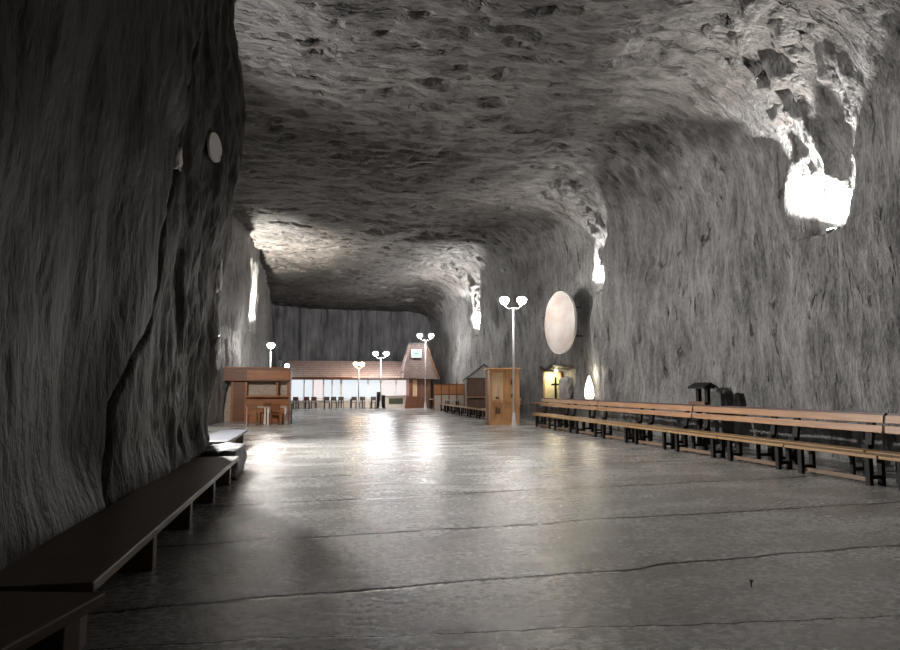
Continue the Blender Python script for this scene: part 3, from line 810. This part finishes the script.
for k, (yy, hh, ww, lab) in enumerate(((29.9, .85, .8, 'pale rough stone right of the dark cross in the niche'), (29.1, 1.05, .7, 'tallest pale rough stone at the right end of the niche'))):
    stone('salt_rock', (xb-.36-.3*k, yy, z0-.02), (.42, ww, hh), 20+k, M['salt_stone'], lab, 'rock', amp=.25)
r = empty('niche_shelf', (XR-.45, 29.6, .78)); MB().box(-.14, .30, -1.9, 1.9, 0, .07, bevel=.01).build('board', M['cabin'], r)
for yy in (-1.5, -.5, .5, 1.5): MB().box(-.02, .04, yy-.04, yy+.04, -.78, 0).build('leg', M['kiosk_dark'], r)
tag(r, 'long brown wooden shelf along the lower edge of the lit niche', 'shelf')
def spot_in(name, loc, e, col, rad=.05):
    ld = bpy.data.lights.new(name, 'POINT'); ld.energy = e; ld.color = col; ld.shadow_soft_size = rad
    o = bpy.data.objects.new(name, ld); COL.objects.link(o); return ld, o
r = empty('niche_lamp', (xb-.6, 30.5, z1-.10)); MB().lathe([(.02, .10), (.07, .06), (.09, 0), (.03, -.03)], n=14).build('lamp_globe', M['niche_glow'], r, True)
ld, o = spot_in('niche_bulb', (0, 0, 0), 26, (1, .86, .55)); o.parent = r; o.location = (-.05, 0, -.14)
tag(r, 'small warm lamp under the top of the wall niche', 'lamp')

# wall uplighter
c = at_x(589.5, 402, XR-.35)
r = empty('wall_uplighter', (c.x, c.y, 0))
MB().tube((0, 0, 0), (0, 0, .95), .05, .04).build('post', M['darkmetal'], r)
MB().lathe([(.05, .9), (.13, .95), (.17, 1.1), (.15, 1.12)], n=16).build('bowl', M['darkmetal'], r, True)
MB().lathe([(.13, 1.10), (.19, 1.25), (.17, 1.55), (.09, 1.85), (.02, 2.02)], n=16).build('glass_shade', emit('lamp_shade_cream', (1, .90, .72), 2.2), r, True)
ld, o = spot_in('uplighter_bulb', (0, 0, 0), 16, (1, .88, .66), .06); o.parent = r; o.location = (.0, 0, 2.12)
tag(r, 'tall glowing cream wall lamp right of the lit niche', 'lamp')

# dark stand with a heap beside it, pale slab
c = at_x(703, 395, 10.5)
r = empty('roofed_stand', (c.x, c.y, 0), .25)
zt = at_x(703, 382.5, 10.5).z
for yy in (-.16, .16): MB().box(-.06, .06, yy-.05, yy+.05, 0, zt-.08).build('post', M['black_leg'], r)
MB().prism([(-.26, zt-.12), (0, zt), (.26, zt-.12), (.26, zt-.17), (0, zt-.06), (-.26, zt-.17)], 'Y', -.3, .3).build('roof', M['black_leg'], r)
MB().box(-.26, .2, -.3, .3, .9, 1.18, bevel=.01).build('tray', M['kiosk_dark'], r)
tag(r, 'dark wooden stand with a small roof behind the right-hand benches', 'stand')
c = at_x(719, 395, 10.65)
stone('rubble_heap', (c.x, c.y-.1, 0), (.4, .55, 1.42), 33, M['dark_stone'], 'dark lumpy rock right beside the dark roofed stand', 'rock', amp=.14)
# peg in the floor
c = at_z(751.5, 587, 0)
r = empty('floor_peg', c); MB().tube((0, 0, 0), (0, 0, .045), .006).build('shaft', M['black'], r); MB().lathe([(.010, .04), (.016, .046), (.016, .053), (.009, .056)], n=12).build('head', M['black'], r)
tag(r, 'tiny black peg standing in the bare floor at lower right', 'peg')
# plaque on the pillar, and white lumps modelled for light glinting on the rock
def pillar_pt(px, py):
    r_ = ray(px, py); best = None
    o = Vector((0, 0, CAMZ)); P = LW[:ncut+1].reshape(-1, 3)
    d = np.array(r_.normalized()); v = P-np.array(o); t = v @ d
    dist = np.linalg.norm(v-t[:, None]*d, axis=1); dist[(t < 1)] = 9
    cand = np.where(dist < .08)[0]
    k = cand[np.argmin(t[cand])] if len(cand) else np.argmin(dist)
    return Vector(P[k])
c = pillar_pt(217.5, 149)
r = empty('oval_plaque', (c.x+.03, c.y, c.z)); 
m = MB(); m.prism([(.26*math.cos(2*PI*k/32), .24*math.sin(2*PI*k/32)) for k in range(32)], 'X', -.02, .02); m.build('plate', M['white'], r)
m = MB(); m.tube((-.15, 0, 0), (-.02, 0, 0), .03); m.build('bracket', M['darkmetal'], r)
r.rotation_euler = (0, 0, -.25)
tag(r, 'small oval white plaque high on the dark left rock', 'plaque')
c = pillar_pt(183.5, 160)
o = stone('salt_glint', (c.x-.02, c.y, c.z-.12), (.10, .22, .28), 51, M['white'], 'small white crystal lump standing in for a shiny spot left of the oval plaque on the rock', 'glint', amp=.35)  # white lump in place of a bright reflection off the salt

for px, py, sc_, lab in ((225, 276, (.16, .22, .62), 'bright white crystal patch standing in for lit facets on the upper edge of the left rock'), (223.5, 349, (.14, .2, .34), 'bright white crystal patch standing in for lit facets low on the edge of the left rock')):
    c = pillar_pt(px-4, py)
    stone('salt_glint', (c.x-.02, c.y+.1, c.z-sc_[2]/2), sc_, int(px), M['white'], lab, 'glint', amp=.35)  # white lumps stand in for rock facets catching the floodlight

# ------------------------------------------------------------------ light from unseen lamps further along + sky-less world
w = bpy.data.worlds.new('cavern_air'); SC.world = w; w.use_nodes = True
w.node_tree.nodes['Background'].inputs[0].default_value = (0, 0, 0, 1); w.node_tree.nodes['Background'].inputs[1].default_value = 0
SC.cycles.use_denoising = True
SC.cycles.max_bounces = 8; SC.cycles.diffuse_bounces = 5; SC.cycles.glossy_bounces = 3
SC.cycles.sample_clamp_indirect = 4.0
SC.view_settings.view_transform = 'Standard'; SC.view_settings.look = 'None'
SC.view_settings.gamma = 1; SC.view_settings.use_curve_mapping = False
SC.view_settings.exposure = 0.75
